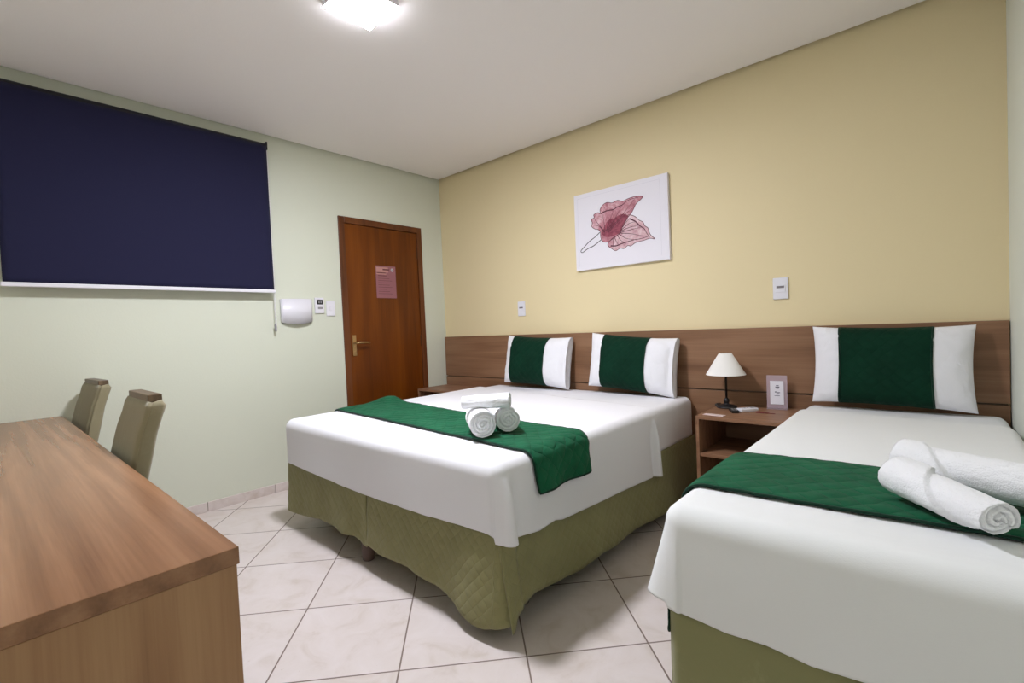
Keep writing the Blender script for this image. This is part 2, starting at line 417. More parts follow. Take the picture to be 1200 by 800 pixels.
LM = [[(1.814, 1.933), (1.867, 1.945), (1.915, 1.943), (1.952, 1.955), (1.993, 1.962), (2.023, 1.98), (2.069, 1.988), (2.114, 1.988)],
      [(2.041, 1.856), (2.085, 1.83), (2.118, 1.794), (2.15, 1.768), (2.17, 1.729), (2.191, 1.706)],
      [(1.887, 1.689), (1.929, 1.683), (1.976, 1.692), (2.012, 1.697), (2.069, 1.704), (2.125, 1.704), (2.169, 1.709)]]
VE = [[(1.848, 1.803), (1.839, 1.869), (1.829, 1.925)], [(1.855, 1.802), (1.882, 1.862), (1.921, 1.939)], [(1.861, 1.806), (1.924, 1.87), (1.987, 1.958)],
      [(1.867, 1.8), (1.972, 1.877), (2.092, 1.988)], [(1.872, 1.788), (1.984, 1.875), (2.066, 1.922)], [(1.842, 1.798), (1.789, 1.867), (1.755, 1.911)],
      [(1.842, 1.793), (1.8, 1.843), (1.753, 1.862)], [(1.968, 1.772), (2.038, 1.777), (2.106, 1.781), (2.15, 1.773)], [(1.968, 1.767), (2.06, 1.747), (2.191, 1.701)],
      [(1.956, 1.764), (2.013, 1.723), (2.092, 1.701)], [(1.944, 1.76), (1.966, 1.72), (2.011, 1.687)], [(1.919, 1.748), (1.936, 1.709), (1.952, 1.68)],
      [(1.98, 1.791), (2.04, 1.823), (2.085, 1.825)], [(1.987, 1.806), (2.017, 1.837), (2.041, 1.854)], [(1.974, 1.782), (2.062, 1.798), (2.128, 1.787)], [(1.907, 1.74), (1.908, 1.707), (1.91, 1.675)]]
def spline(pts, closed=False, n=5):
    out = []; N = len(pts); rng = N if closed else N-1
    g_ = (lambda i: pts[i % N]) if closed else (lambda i: pts[min(max(i, 0), N-1)])
    for i in range(rng):
        p0, p1, p2, p3 = g_(i-1), g_(i), g_(i+1), g_(i+2)
        for k in range(n):
            t_ = k/n
            out.append(tuple(.5*(2*p1[d]+(p2[d]-p0[d])*t_+(2*p0[d]-5*p1[d]+4*p2[d]-p3[d])*t_**2+(3*p1[d]-p0[d]-3*p2[d]+p3[d])*t_**3) for d in range(len(p1))))
    if not closed: out.append(tuple(pts[-1]))
    return out
def flat(bm, pts, y, th=.0004, mi=0):
    vs = [bm.verts.new((a, y, b)) for a, b in pts]
    f = bm.faces.new(vs); f.material_index = mi
    if f.normal.y > 0: f.normal_flip()
    r = bmesh.ops.triangulate(bm, faces=[f])
def stroke(bm, pts, w, y, mi=0, taper=True):
    N = len(pts); L_, R_ = [], []
    for i, p_ in enumerate(pts):
        a, b = pts[max(i-1, 0)], pts[min(i+1, N-1)]
        dx, dz = b[0]-a[0], b[1]-a[1]; l = sqrt(dx*dx+dz*dz) or 1; nx_, nz_ = -dz/l, dx/l
        ww = w*(1-.75*i/(N-1)) if taper else w
        L_.append(bm.verts.new((p_[0]+nx_*ww/2, y, p_[1]+nz_*ww/2))); R_.append(bm.verts.new((p_[0]-nx_*ww/2, y, p_[1]-nz_*ww/2)))
    for i in range(N-1):
        f = bm.faces.new((L_[i], L_[i+1], R_[i+1], R_[i])); f.material_index = mi
bm = bmesh.new()
flat(bm, spline(L2, True), -.0286, mi=1); flat(bm, spline(L1, True), -.0288, mi=0); flat(bm, spline(BL, True), -.0290, mi=2)
for q, yy in ((L1, -.0291), (L2, -.0292)):
    sp_ = spline(q, True); stroke(bm, sp_+sp_[:1], .0042, yy, 3, False)
for q in LM: stroke(bm, spline(q), .010, -.0293, 3)
for q in VE: stroke(bm, spline(q), .0055, -.0294, 3)
stroke(bm, spline(ST), .0055, -.0295, 4, False)
obj('leaf_print', rel(bm, s), mats=[M['leaf'], M['leaf_pale'], M['leaf_red'], M['leaf_dark'], M['stem_ink']], parent=s)

# ------------------------------------------------------------------ headboard
s = empty('headboard', (1.95, 0, 0), 'long brown wooden headboard panel running behind all the beds', 'headboard')
obj('upper_panel', rel(B(.012, W-.004, -.030, -.001, .690, 1.068, .0015), s), M['wood_head'], s)
obj('lower_panel', rel(B(.012, W-.004, -.030, -.001, .30, .682, .0015), s), M['wood_head'], s)
obj('backing_rail', rel(B(.02, W-.01, -.012, -.0005, .66, .71), s), M['wood_dark'], s)

# ------------------------------------------------------------------ beds
def rrect(x0, x1, y0, y1, rc, ds):
    """rounded rectangle, counter-clockwise from (x1,y1-rc) going ... returns x,y,nx,ny,s"""
    out = []; s_ = 0
    segs = [((x1, y1-rc), (x1, y0+rc), (1, 0)), 'c3', ((x1-rc, y0), (x0+rc, y0), (0, -1)), 'c2', ((x0, y0+rc), (x0, y1-rc), (-1, 0)), 'c1', ((x0+rc, y1), (x1-rc, y1), (0, 1)), 'c0']
    cc = {'c3': (x1-rc, y0+rc, 0), 'c2': (x0+rc, y0+rc, -90), 'c1': (x0+rc, y1-rc, -180), 'c0': (x1-rc, y1-rc, -270)}
    for q in segs:
        if isinstance(q, str):
            cx, cy, a0 = cc[q]; n = max(6, int(rc*pi/2/(ds*.6)))
            for k in range(n):
                a = radians(a0-90*k/n); out.append((cx+rc*cos(a), cy+rc*sin(a), cos(a), sin(a), s_)); s_ += rc*pi/2/n
        else:
            (ax, ay), (bx_, by_), nn = q; l = sqrt((bx_-ax)**2+(by_-ay)**2); n = max(1, int(l/ds))
            for k in range(n): out.append((ax+(bx_-ax)*k/n, ay+(by_-ay)*k/n, nn[0], nn[1], s_)); s_ += l/n
    return out
def drape(x0, x1, y0, y1, zt, hem, off, top=None, rc=.05, r=.045, ds=.012, nv=26, nr=36):
    """cloth over a box: hem(x,y,nx,ny) -> z of hem, off(x,y,nx,ny,v) -> outward offset, top(x,y) -> height noise"""
    bm = bmesh.new(); P_ = rrect(x0, x1, y0, y1, rc, ds); top = top or (lambda x, y: 0)
    hw_ = (x1-x0)/2; uvl = bm.loops.layers.uv.new('UVMap'); rings = []
    cx = (x0+x1)/2; m0, m1 = y0+hw_, y1-hw_
    if m0 > m1: m0 = m1 = (y0+y1)/2
    for k in range(nr):
        t_ = (k/nr)**.8; ring = []
        for (x, y, nx, ny, s_) in P_:
            ix, iy = x-nx*r, y-ny*r; mx, my = cx, min(max(y, m0), m1)
            X, Y = mx+(ix-mx)*t_, my+(iy-my)*t_
            ring.append((X, Y, zt+top(X, Y)))
        rings.append(ring)
    na = 7
    for k in range(na+1):
        a = pi/2*k/na; ring = []
        for (x, y, nx, ny, s_) in P_:
            e = r*(1-sin(a)); tz = top(x-nx*r, y-ny*r)*(1-k/na)
            ring.append((x-nx*e, y-ny*e, zt-r+r*cos(a)+tz))
        rings.append(ring)
    for k in range(1, nv+1):
        v = k/nv; ring = []
        for (x, y, nx, ny, s_) in P_:
            h = hem(x, y, nx, ny); o_ = off(x, y, nx, ny, v)
            ring.append((x+nx*o_, y+ny*o_, (zt-r)+(h-(zt-r))*v))
        rings.append(ring)
    V = [[bm.verts.new(q) for q in ring] for ring in rings]; N = len(P_)
    for a, b in zip(V, V[1:]):
        for i in range(N):
            j = (i+1) % N
            bm.faces.new((a[i], b[i], b[j], a[j]))
    bm.faces.new(V[0])
    bmesh.ops.remove_doubles(bm, verts=bm.verts, dist=.0004)
    fixn(bm)
    for f in bm.faces:
        for l in f.loops: l[uvl].uv = (l.vert.co.x+l.vert.co.y*.01, l.vert.co.y)
    return bm
def cut(bm, co, no):
    bmesh.ops.bisect_plane(bm, geom=list(bm.verts)+list(bm.edges)+list(bm.faces), plane_co=co, plane_no=no, clear_outer=True)
    return bm
def curtain(path, zt, hem, off, nv=16, th=.004):
    """upright cloth along a path of (x,y,nx,ny,s)"""
    bm = bmesh.new(); uvl = bm.loops.layers.uv.new('UVMap'); g_ = []
    for k in range(nv+1):
        v = k/nv; row = []
        for (x, y, nx, ny, s_) in path:
            h = hem(s_, x, y); o_ = off(s_, x, y, v); z = zt+(h-zt)*v
            row.append((bm.verts.new((x+nx*o_, y+ny*o_, z)), (s_, z)))
        g_.append(row)
    for a, b in zip(g_, g_[1:]):
        for i in range(len(path)-1):
            q = (a[i], b[i], b[i+1], a[i+1]); f = bm.faces.new([w[0] for w in q]); f.smooth = True
            for l, w in zip(f.loops, q): l[uvl].uv = w[1]
    fixn(bm)
    return bm
def line(ax, ay, bx_, by_, nx, ny, ds=.012, s0=0):
    l = sqrt((bx_-ax)**2+(by_-ay)**2); n = max(2, int(l/ds))
    return [(ax+(bx_-ax)*k/n, ay+(by_-ay)*k/n, nx, ny, s0+l*k/n) for k in range(n+1)]

DX0, DX1, DYF, DYB, DZT = .715, 2.462, -1.905, -.034, .640
bed = empty('double_bed', ((DX0+DX1)/2, (DYF+DYB)/2, 0), 'double bed of two boxes pushed together with olive quilted skirts', 'bed')
XM = 1.588
for a, b in ((DX0+.02, XM-.004), (XM+.004, DX1-.02)):
    obj('box_base', rel(B(a, b, DYF+.025, DYB-.002, .105, .385, .008), bed), M['suede'], bed)
    for lx in (a+.10, b-.10):
        for ly in ((DYF+.058 if (a < 1 and lx > 1) else DYF+.24), DYB-.08):
            bm = bmesh.new(); lathe(bm, [(.026, 0), (.03, .004), (.034, .106)], (lx, ly, 0), 20)
            obj('leg', rel(bm, bed), mat('brown_plastic_foot', srgb(112, 92, 84), .5) if 'foot' not in M else M['foot'], bed)
def topd(x, y): return .0022*nz(x*3, y*3, 1)+.0012*nz(x*9, y*7, 2)
MT = drape(DX0+.012, DX1-.010, DYF+.012, DYB, DZT-.004, lambda *a: .385, lambda x, y, nx, ny, v: .004*nz(x*5, y*5, v*2), topd, ds=.03, nv=8, nr=14)
# close underside
be = [e for e in MT.edges if e.is_boundary]; bmesh.ops.holes_fill(MT, edges=be, sides=0)
obj('mattress', rel(MT, bed), M['sheet'], bed, True)
# skirts: left foot panel, right foot panel wrapping the corner, long side panel
tabL = [(.70, .104), (.887, .104), (1.107, .137), (1.275, .141), (1.378, .127), (1.47, .134), (1.533, .105), (1.585, .112)]
sk = curtain(line(DX0+.004, DYF+.5, DX0+.004, DYF+.03, -1, 0)+[(DX0+.02*(1-cos(a))+.004, DYF+.03-.024*sin(a), -cos(a), -sin(a), .47+.03*a) for a in (.3, .7, 1.1, 1.4)]+line(DX0+.03, DYF+.006, XM-.003, DYF+.006, 0, -1, s0=.52),
             .392, lambda s_, x, y: interp(tabL, x), lambda s_, x, y, v: v*(.012+.012*sin(x*19+1)*sm(.9, 1.5, x)+.014*nz(x*6, 3, 0))+.004*nz(x*20, v*6, 5), th=.004)
solidify(obj('skirt_panel', rel(sk, bed), M['skirt'], bed), .005, 0)
tabR = [(1.59, .130), (1.688, .112), (1.915, .116), (2.007, .100), (2.166, .09), (2.26, .062), (2.33, .045), (2.40, .048), (2.46, .072), (2.5, .09)]
arc = [(DX1-.03+.03*sin(a), DYF+.036-.03*cos(a), sin(a), -cos(a), .88+.03*a) for a in [pi/2*k/8 for k in range(1, 8)]]
path = line(XM+.004, DYF+.006, DX1-.03, DYF+.006, 0, -1)+arc+line(DX1, DYF+.036, DX1, DYF+.075, 1, 0, s0=.93)
sk = curtain(path, .392, lambda s_, x, y: interp(tabR, x) if y < DYF+.03 else .085+(y-DYF-.03)*.5,
             lambda s_, x, y, v: v*(.016+.030*exp(-((x-2.36)/.13)**2)+.010*nz(x*5, 8, 0)*sm(1.6, 1.8, x))+.004*nz(x*16, v*6, 9), th=.004)
solidify(obj('skirt_panel', rel(sk, bed), M['skirt'], bed), .005, 0)
tabS = [(-1.90, .055), (-1.875, .085), (-1.82, .118), (-1.74, .122), (-1.604, .101), (-1.447, .09), (-1.291, .103), (-1.122, .081), (-.958, .081), (-.682, .068), (-.3, .075), (-.05, .075)]
sk = curtain(line(DX1-.010, DYF-.004, DX1-.010, DYB-.01, 1, 0), .392, lambda s_, x, y: interp(tabS, y),
             lambda s_, x, y, v: .001+v*(.036+.012*sin(y*9+.6)+.014*exp(-((y+1.90)/.03)**2))+.003*nz(y*14, v*5, 4)*v, th=.004)
solidify(obj('skirt_panel', rel(sk, bed), M['skirt'], bed), .005, 0)

# double bed top sheet
tabF = [(.7, .392), (.82, .390), (1.15, .384), (1.4, .371), (1.6, .366), (2.0, .378), (2.3, .388), (2.5, .386)]
tabH = [(-1.95, .372), (-1.87, .357), (-1.80, .358), (-1.70, .345), (-1.60, .352), (-1.55, .338), (-1.28, .322), (-.90, .303), (-.62, .284), (-.50, .286), (0, .30)]
def hemD(x, y, nx, ny):
    if nx > .5: return interp(tabH, y)
    if nx < -.5: return .40
    f = interp(tabF, x)+.004*nz(x*9, 0, 0)
    if nx > 0: f = f+(interp(tabH, y)-f)*nx*nx*1.3 if nx < .85 else interp(tabH, y)
    return f
def ridge(d, w): return exp(-(d/w)**2)
def offD(x, y, nx, ny, v):
    o_ = .004*v+.0035*nz(x*4, y*4, v*1.5)*v+(.009*v if nx > .5 else 0)
    if ny < -.5: o_ += .004*v*sin(x*7)
    if nx > .1:
        o_ += .026*sm(-.12, .35, v)*ridge(y+1.868, .016+.006*v)*(1+.3*v)
        o_ += .018*sm(.1, .6, v)*ridge(y+1.79, .030)*-.35
        o_ += .030*sm(-.2, .4, v)*ridge(y+.66, .012+.010*v)
        o_ -= .006*v*sm(-.645, -.63, y)
    if nx > .5: o_ -= .011*sm(0, .35, v)*ridge(y+1.822, .014)+.010*sm(.0, .4, v)*ridge(y+.70, .016)
    return o_
def topsheet(x, y):
    h = topd(x, y)+.0032
    for k, a in enumerate((-.5, -.15, .2, .6)):   # little gathers running into the corner tuck
        dx_, dy_ = x-2.44, y+1.84; d = sqrt(dx_*dx_+dy_*dy_); ang = math.atan2(dy_, -dx_)
        h += .004*exp(-((ang-a)/.07)**2)*exp(-d/.06)
    return h
sh = drape(DX0, DX1+.002, DYF-.004, DYB, DZT, hemD, offD, topsheet, ds=.008, nv=30)
cut(sh, (2.46, -.60, 0), Vector((.175, 1, 0)).normalized())
o = tag(obj('bed_sheet', sh, M['sheet'], None, True), 'white sheet tucked over the double bed, pleated at its near corner', 'bed sheet', 'white bed sheets')
solidify(o, .0035, 1)

# single bed
SX0, SX1, SYF, SYB, SZT = 3.078, 3.874, -1.925, -.034, .640
bed2 = empty('single_bed', ((SX0+SX1)/2, (SYF+SYB)/2, 0), 'single bed with a plain olive suede base against the right wall', 'bed')
bm = bmesh.new(); box(bm, SX0+.02, SX1-.004, SYF+.012, SYB, .06, .375, .012, 3)
obj('box_base', rel(bm, bed2), M['suede'], bed2, False)
bm = curtain(line(SX0+.014, SYB-.02, SX0+.014, SYF+.02, -1, 0)+[(SX0+.034-.02*cos(a), SYF+.03-.022*sin(a), -cos(a), -sin(a), 1.9+.02*a) for a in (.4, .8, 1.2)]+line(SX0+.034, SYF+.006, SX1-.004, SYF+.006, 0, -1, s0=1.94),
             .376, lambda s_, x, y: .045, lambda s_, x, y, v: .002*nz(s_*4, v, 3)+.002, th=.003)
solidify(obj('suede_cover', rel(bm, bed2), M['suede'], bed2), .004, 0)
for lx in (SX0+.09, SX1-.09):
    for ly in (SYF+.08, SYB-.08):
        bm = bmesh.new(); lathe(bm, [(.026, 0), (.03, .004), (.034, .061)], (lx, ly, 0), 20); obj('leg', rel(bm, bed2), M['iron'], bed2)
MT = drape(SX0+.012, SX1-.002, SYF+.014, SYB, SZT-.004, lambda *a: .375, lambda *a: 0, topd, ds=.03, nv=6, nr=14)
bmesh.ops.holes_fill(MT, edges=[e for e in MT.edges if e.is_boundary], sides=0)
obj('mattress', rel(MT, bed2), M['sheet2'], bed2, True)
tabG = [(3.05, .392), (3.13, .374), (3.18, .372), (3.24, .366), (3.33, .372), (3.42, .363), (3.52, .372), (3.65, .378), (3.9, .38)]
def hemS(x, y, nx, ny):
    f = interp(tabG, x)
    if nx < -.5: return .392 if y < -1.7 else .40
    if nx > .5: return .55
    return f
def offS(x, y, nx, ny, v):
    if nx > .3: return 0
    o_ = .004*v+.004*nz(x*4, y*4, v*1.5)*v
    if nx < -.05: o_ += .052*v**1.1*ridge(y+1.885, .03)+.012*v*ridge(y+1.80, .05)
    return o_
sh = drape(SX0+.002, SX1+.004, SYF, SYB, SZT, hemS, offS, lambda x, y: topd(x+5, y)+.0032, ds=.008, nv=30)
cut(sh, (3.03, -.275, 0), Vector((.11, 1, 0)).normalized())
o = tag(obj('bed_sheet', sh, M['sheet2'], None, True), 'white sheet spread over the single bed, hanging at its foot', 'bed sheet', 'white bed sheets')
solidify(o, .0035, 1)

# bed runners: quilted strip following the sheet, with a dark binding
def runner(name, x0, x1, zt, r, leftdrop, rightdrop, yf, yb, flare, label, lift=None, offs=.010):
    s = empty(name, ((x0+x1)/2, -1.5, zt+.008), label, 'bed runner', 'green quilted bed runners')
    sec = []; ds = .012; X0, X1, Z, R_ = x0-offs, x1+offs, zt+offs, r+offs; s_ = 0
    if leftdrop:
        n = int(leftdrop/ds)
        for k in range(n): v = 1-k/n; sec.append((X0, Z-R_-leftdrop*v, -1, 0, v, s_)); s_ += leftdrop/n
        for k in range(8): a = pi/2*k/8; sec.append((X0+R_-R_*cos(a), Z-R_+R_*sin(a), -cos(a), sin(a), 0, s_)); s_ += R_*pi/16
        xa = X0+R_
    else: xa = x0
    xb = X1-R_ if rightdrop else x1
    n = int((xb-xa)/ds)
    for k in range(n+1): sec.append((xa+(xb-xa)*k/n, Z, 0, 1, 0, s_)); s_ += (xb-xa)/n
    if rightdrop:
        for k in range(1, 9): a = pi/2*k/8; sec.append((X1-R_+R_*sin(a), Z-R_+R_*cos(a), sin(a), cos(a), 0, s_)); s_ += R_*pi/16
        n = int(rightdrop/ds)
        for k in range(1, n+1): v = k/n; sec.append((X1, Z-R_-rightdrop*v, 1, 0, v, s_)); s_ += rightdrop/n
    bm = bmesh.new(); uvl = bm.loops.layers.uv.new('UVMap'); g_ = []; nw = 34; tot = s_
    for (x, z, nx, nzz, v, q) in sec:
        a, b = yf(q, tot), yb(q, tot); row = []
        for j in range(nw+1):
            w = j/nw; y = a+(b-a)*w
            o_ = flare(v, y, w)*v if v else 0
            if not v and lift: o_ = lift(x, y, w)
            o_ += .0022*abs(sin((q+y)*pi/.085)*sin((q-y)*pi/.085))**.5
            o_ -= .004*(exp(-w/.03)+exp(-(1-w)/.03))
            row.append((bm.verts.new((x+nx*o_, y, z+nzz*o_)), (q, y)))
        g_.append(row)
    for a, b in zip(g_, g_[1:]):
        for j in range(nw):
            qd = (a[j], b[j], b[j+1], a[j+1]); f = bm.faces.new([t_[0] for t_ in qd]); f.smooth = True
            for l, t_ in zip(f.loops, qd): l[uvl].uv = t_[1]
    edges = [[row[0][0].co.copy() for row in g_], [row[-1][0].co.copy() for row in g_], [t_[0].co.copy() for t_ in g_[0]], [t_[0].co.copy() for t_ in g_[-1]]]
    fixn(bm)
    solidify(obj('quilted_panel', rel(bm, s), M['quilt'], s), .006, 0)
    bp = bmesh.new()
    for e in edges: tube(bp, [c for c in e], .0045, 6)
    obj('binding', rel(bp, s), M['trim_green'], s)
    return s
def liftd(x, y, w):
    return .034*exp(-((x-.80)/.12)**2)*sm(.45, 1, w)*sm(.7, .76, x)+.006*exp(-((x-1.1)/.2)**2)*w+.004*nz(x*5, y*5, 4)+.003
runner('bed_runner', DX0, DX1+.006, DZT+.006, .05, .14, .105, lambda q, T: interp([(0, -1.60), (.2, -1.585), (1.0, -1.645), (1.85, -1.72), (T, -1.70)], q),
       lambda q, T: interp([(0, -1.21), (.2, -1.19), (1.0, -1.255), (1.85, -1.32), (T, -1.345)], q), lambda v, y, w: .014+.010*sin(w*9),
       'green quilted runner across the foot of the double bed', liftd)
runner('bed_runner', SX0, SX1-.006, SZT+.006, .05, .40, 0, lambda q, T: interp([(0, -1.76), (.45, -1.745), (T, -1.712)], q),
       lambda q, T: interp([(0, -1.37), (.45, -1.345), (.8, -1.30), (T, -1.30)], q), lambda v, y, w: min(.052, .11*v)/max(v, .01)+.008*sin(w*14),
       'green quilted runner across the foot of the single bed', lambda x, y, w: .003*nz(x*5, y*5, 7)+.003)

# ------------------------------------------------------------------ pillows
def pillow(cx, w, h, t, zb, lean, label, b0, b1, ybase, rz=0, seed=0, skew=0, endw=0, group='white pillows with a green quilted band'):
    """pillow standing on its long edge, leaning on the headboard; local x across, z up, -y to the room"""
    s = empty('pillow', (cx, ybase, zb), label, 'pillow', group, rz)
    rot = Matrix.Rotation(-lean, 4, 'X')
    def shp(u, v, side, extra=0):
        # pincushion outline, plump middle
        a = w/2*(1-.045*(1-v*v)); b = h/2*(1-.075*(1-u*u))
        x, z = u*a, h/2+v*b+skew*u
        th_ = t/2*max(0, (1-abs(u)**5))**.55*max(0, (1-abs(v)**3.0))**.5
        th_ += .0045*nz(u*3.1+seed, v*3.3, side*2)*min(1, th_*30)+.004*nz(u*9+seed, v*8, side)*min(1, th_*30)
        if endw and u > .5: th_ = max(th_, endw/2*max(0, 1-abs(v)**7)**.5*(1+.12*nz(v*3, seed)))
        th_ = max(th_, .0)+extra
        if side < 0: th_ *= .72
        q = rot @ Vector((x, -th_ if side > 0 else th_, z-h/2*.0))
        return q
    def shell(u0, u1, nu, nv, extra):
        bm = bmesh.new(); uvl = bm.loops.layers.uv.new('UVMap')
        for side in (1, -1):
            g_ = []
            for i in range(nv+1):
                v = -1+2*i/nv; v = sin(v*pi/2); row = []
                for j in range(nu+1):
                    u = u0+(u1-u0)*j/nu
                    if u0 < -.99: u = sin(u*pi/2)
                    ex = extra
                    qq = shp(u, v, side, ex)
                    if extra and abs(v) > .999: qq = rot @ Vector((u*w/2*(1-.045*(1-v*v)), -.004 if side > 0 else .004, h/2+v*(h/2*(1-.075*(1-u*u))+.004)+skew*u))
                    row.append((bm.verts.new(qq), (u*w/2, v*h/2)))
                g_.append(row)
            for a, b in zip(g_, g_[1:]):
                for j in range(nu):
                    qd = (a[j], a[j+1], b[j+1], b[j]); f = bm.faces.new([k_[0] for k_ in qd]); f.smooth = True
                    for l, k_ in zip(f.loops, qd): l[uvl].uv = k_[1]
        if endw and u1 > .99:
            cols = []
            for i in range(nv+1):
                v = sin((-1+2*i/nv)*pi/2); a, b = shp(1, v, 1), shp(1, v, -1)
                cols.append([bm.verts.new(a.lerp(b, k/6)+Vector((-.020*sin(pi*k/6)-.004*sin(v*7)*sin(pi*k/6), 0, 0))) for k in range(7)])
            for a, b in zip(cols, cols[1:]):
                for k in range(6): bm.faces.new((a[k], a[k+1], b[k+1], b[k])).smooth = True
        bmesh.ops.remove_doubles(bm, verts=bm.verts, dist=.0005)
        fixn(bm); return bm
    obj('pillowcase', shell(-1, 1, 56, 40, 0), M['pillow'], s)
    # open pillowcase flap at the right end
    bd = shell(b0, b1, 30, 40, .004)
    ob = obj('quilted_band', bd, M['quilt_dark'], s)
    for u in (b0, b1):
        bp = bmesh.new()
        pts = [shp(u, sin(v*pi/2), 1, .005) for v in [-1+2*i/24 for i in range(25)]]
        tube(bp, pts, .0042, 6)
        obj('band_edging', bp, M['trim_green'], s)
    return s
pillow(1.232, .655, .400, .165, .660, radians(12), 'white pillow with green band at the left of the double bed', -.70, .40, -.160, seed=1, skew=-.014, endw=.080)
pillow(2.062, .655, .390, .165, .660, radians(12), 'white pillow with green band at the right of the double bed', -.62, .43, -.160, seed=4, skew=-.026, endw=.090)
pillow(3.452, .640, .405, .135, .660, radians(9), 'white pillow with wide green band on the single bed', -.62, .54, -.142, seed=8, skew=-.006)

# ------------------------------------------------------------------ towels
def roll(name, p0, p1, R0, R1, label, group, seed=0, squash=1.0, twist=0.0, cat='towel', flap=.006, start=1.2, bend=None, groove=.012, pitch=.0155):
    """rolled towel from p0 to p1 (end p1 shows its spiral)"""
    p0, p1 = Vector(p0), Vector(p1); d = p1-p0; Lh = d.length; dn = d.normalized()
    side = dn.cross(Vector((0, 0, 1))).normalized(); up = side.cross(dn).normalized()
    s = empty(name, ((p0+p1)/2)-Vector((0, 0, (R0+R1)/2*squash)), label, cat, group)
    bm = bmesh.new(); n = 120; nl = 60
    def ctr(t_): 
        c = p0+d*t_
        if bend: c = c+bend(t_)
        return c
    def rad(t_, a):
        R_ = R0+(R1-R0)*t_
        th0 = start+twist*t_
        f = ((a-th0) % (2*pi))/(2*pi)
        R_ = R_-flap*(1-f) if f > .016 else R_-flap*f/.016
        R_ += .0016*nz(cos(a)*2+seed, sin(a)*2, t_*5)+.0014*nz(cos(a)*6+seed, sin(a)*5, t_*14)
        return R_
    def pt(t_, a, rr, dz=0):
        return ctr(t_)+side*rr*cos(a)+up*rr*sin(a)*squash+dn*dz
    rings = []
    for k in range(nl+1):
        t_ = k/nl; rings.append([bm.verts.new(pt(t_, 2*pi*i/n, rad(t_, 2*pi*i/n))) for i in range(n)])
    for a, b in zip(rings, rings[1:]):
        for i in range(n): bm.faces.new((a[i], a[(i+1) % n], b[(i+1) % n], b[i]))
    for t_, ring, sg in ((0, rings[0], -1), (1, rings[-1], 1)):
        prev = ring; m_ = 26
        for k in range(1, m_):
            f_ = 1-k/m_; cur = []
            for i in range(n):
                a = 2*pi*i/n; R_ = rad(t_, a); rr = R_*f_
                ph = ((R_-rr)/pitch + sg*a/(2*pi)) % 1.0
                dz = -groove*(abs(2*ph-1))**2.6*min(1, k/2) + .002*nz(rr*90+seed, a, 1)
                if k == 1: dz += .002
                if k > 2: dz += .003*(1-f_)
                cur.append(bm.verts.new(pt(t_, a, rr, sg*dz)))
            for i in range(n):
                q = (prev[i], prev[(i+1) % n], cur[(i+1) % n], cur[i]); bm.faces.new(q)
            prev = cur
        bm.faces.new(prev)
    fixn(bm)
    obj('terry_roll', rel(bm, s), M['towel'], s, True)
    return s
zt = DZT+.027
ax = Vector((.80, -.60, 0))
a1 = Vector((2.187, -1.690, zt+.057)); a2 = Vector((2.210, -1.555, zt+.056))
roll('rolled_towel', a1-ax*.20, a1, .057, .060, 'left white rolled towel at the bottom of the stack of three', 'rolled towels on the double bed', 1, .98, .2, start=2.4)
roll('rolled_towel', a2-ax*.19, a2, .056, .057, 'right white rolled towel at the bottom of the stack of three', 'rolled towels on the double bed', 5, .97, .2, start=1.9)
roll('rolled_towel', (2.035, -1.665, zt+.137), (2.215, -1.545, zt+.142), .032, .040, 'small white towel roll lying on top of the two rolled towels', 'rolled towels on the double bed', 9, .9, 1.3, start=1.3)
zt = SZT+.027
roll('rolled_towel', (3.560, -1.590, zt+.053), (3.722, -1.775, zt+.040), .060, .044, 'white rolled towel with its spiral end facing out on the single bed', 'rolled towels on the single bed', 3, .86, -6.4, start=3.8, flap=.011, pitch=.015)
roll('rolled_towel', (3.560, -1.460, zt+.061), (3.84, -1.580, zt+.054), .069, .058, 'larger white rolled towel behind the other on the single bed', 'rolled towels on the single bed', 7, .86, -7.0, start=2.8, flap=.011)

# ------------------------------------------------------------------ nightstands
def nightstand(x0, x1, y0, y1, top, shelf, label):
    s = empty('nightstand', ((x0+x1)/2, (y0+y1)/2, 0), label, 'nightstand', 'open nightstands')
    t_ = .018
    obj('top_panel', rel(B(x0, x1, y0, y1, top-t_, top, .0012), s), M['wood_night'], s)
    obj('side_panel', rel(B(x0, x0+t_, y0, y1, 0.0, top-t_, .001), s), M['wood_night'], s)
    obj('side_panel', rel(B(x1-t_, x1, y0, y1, 0.0, top-t_, .001), s), M['wood_night'], s)
    obj('back_panel', rel(B(x0+t_, x1-t_, y1-.012, y1-.001, .08, top-t_), s), M['wood_night'], s)
    obj('shelf', rel(B(x0+t_, x1-t_, y0+.004, y1-.012, shelf-t_, shelf, .001), s), M['wood_night'], s)
    obj('shelf', rel(B(x0+t_, x1-t_, y0+.004, y1-.012, .08, .098, .001), s), M['wood_night'], s)
NX0, NX1, NT_ = 2.634, 3.060, .602
nightstand(NX0, NX1, -.49, -.031, NT_, .398, 'open brown nightstand between the two beds, under the small lamp')
nightstand(.03, .62, -.40, -.031, NT_+.0, .398, 'brown nightstand in the far corner, between double bed and door wall')

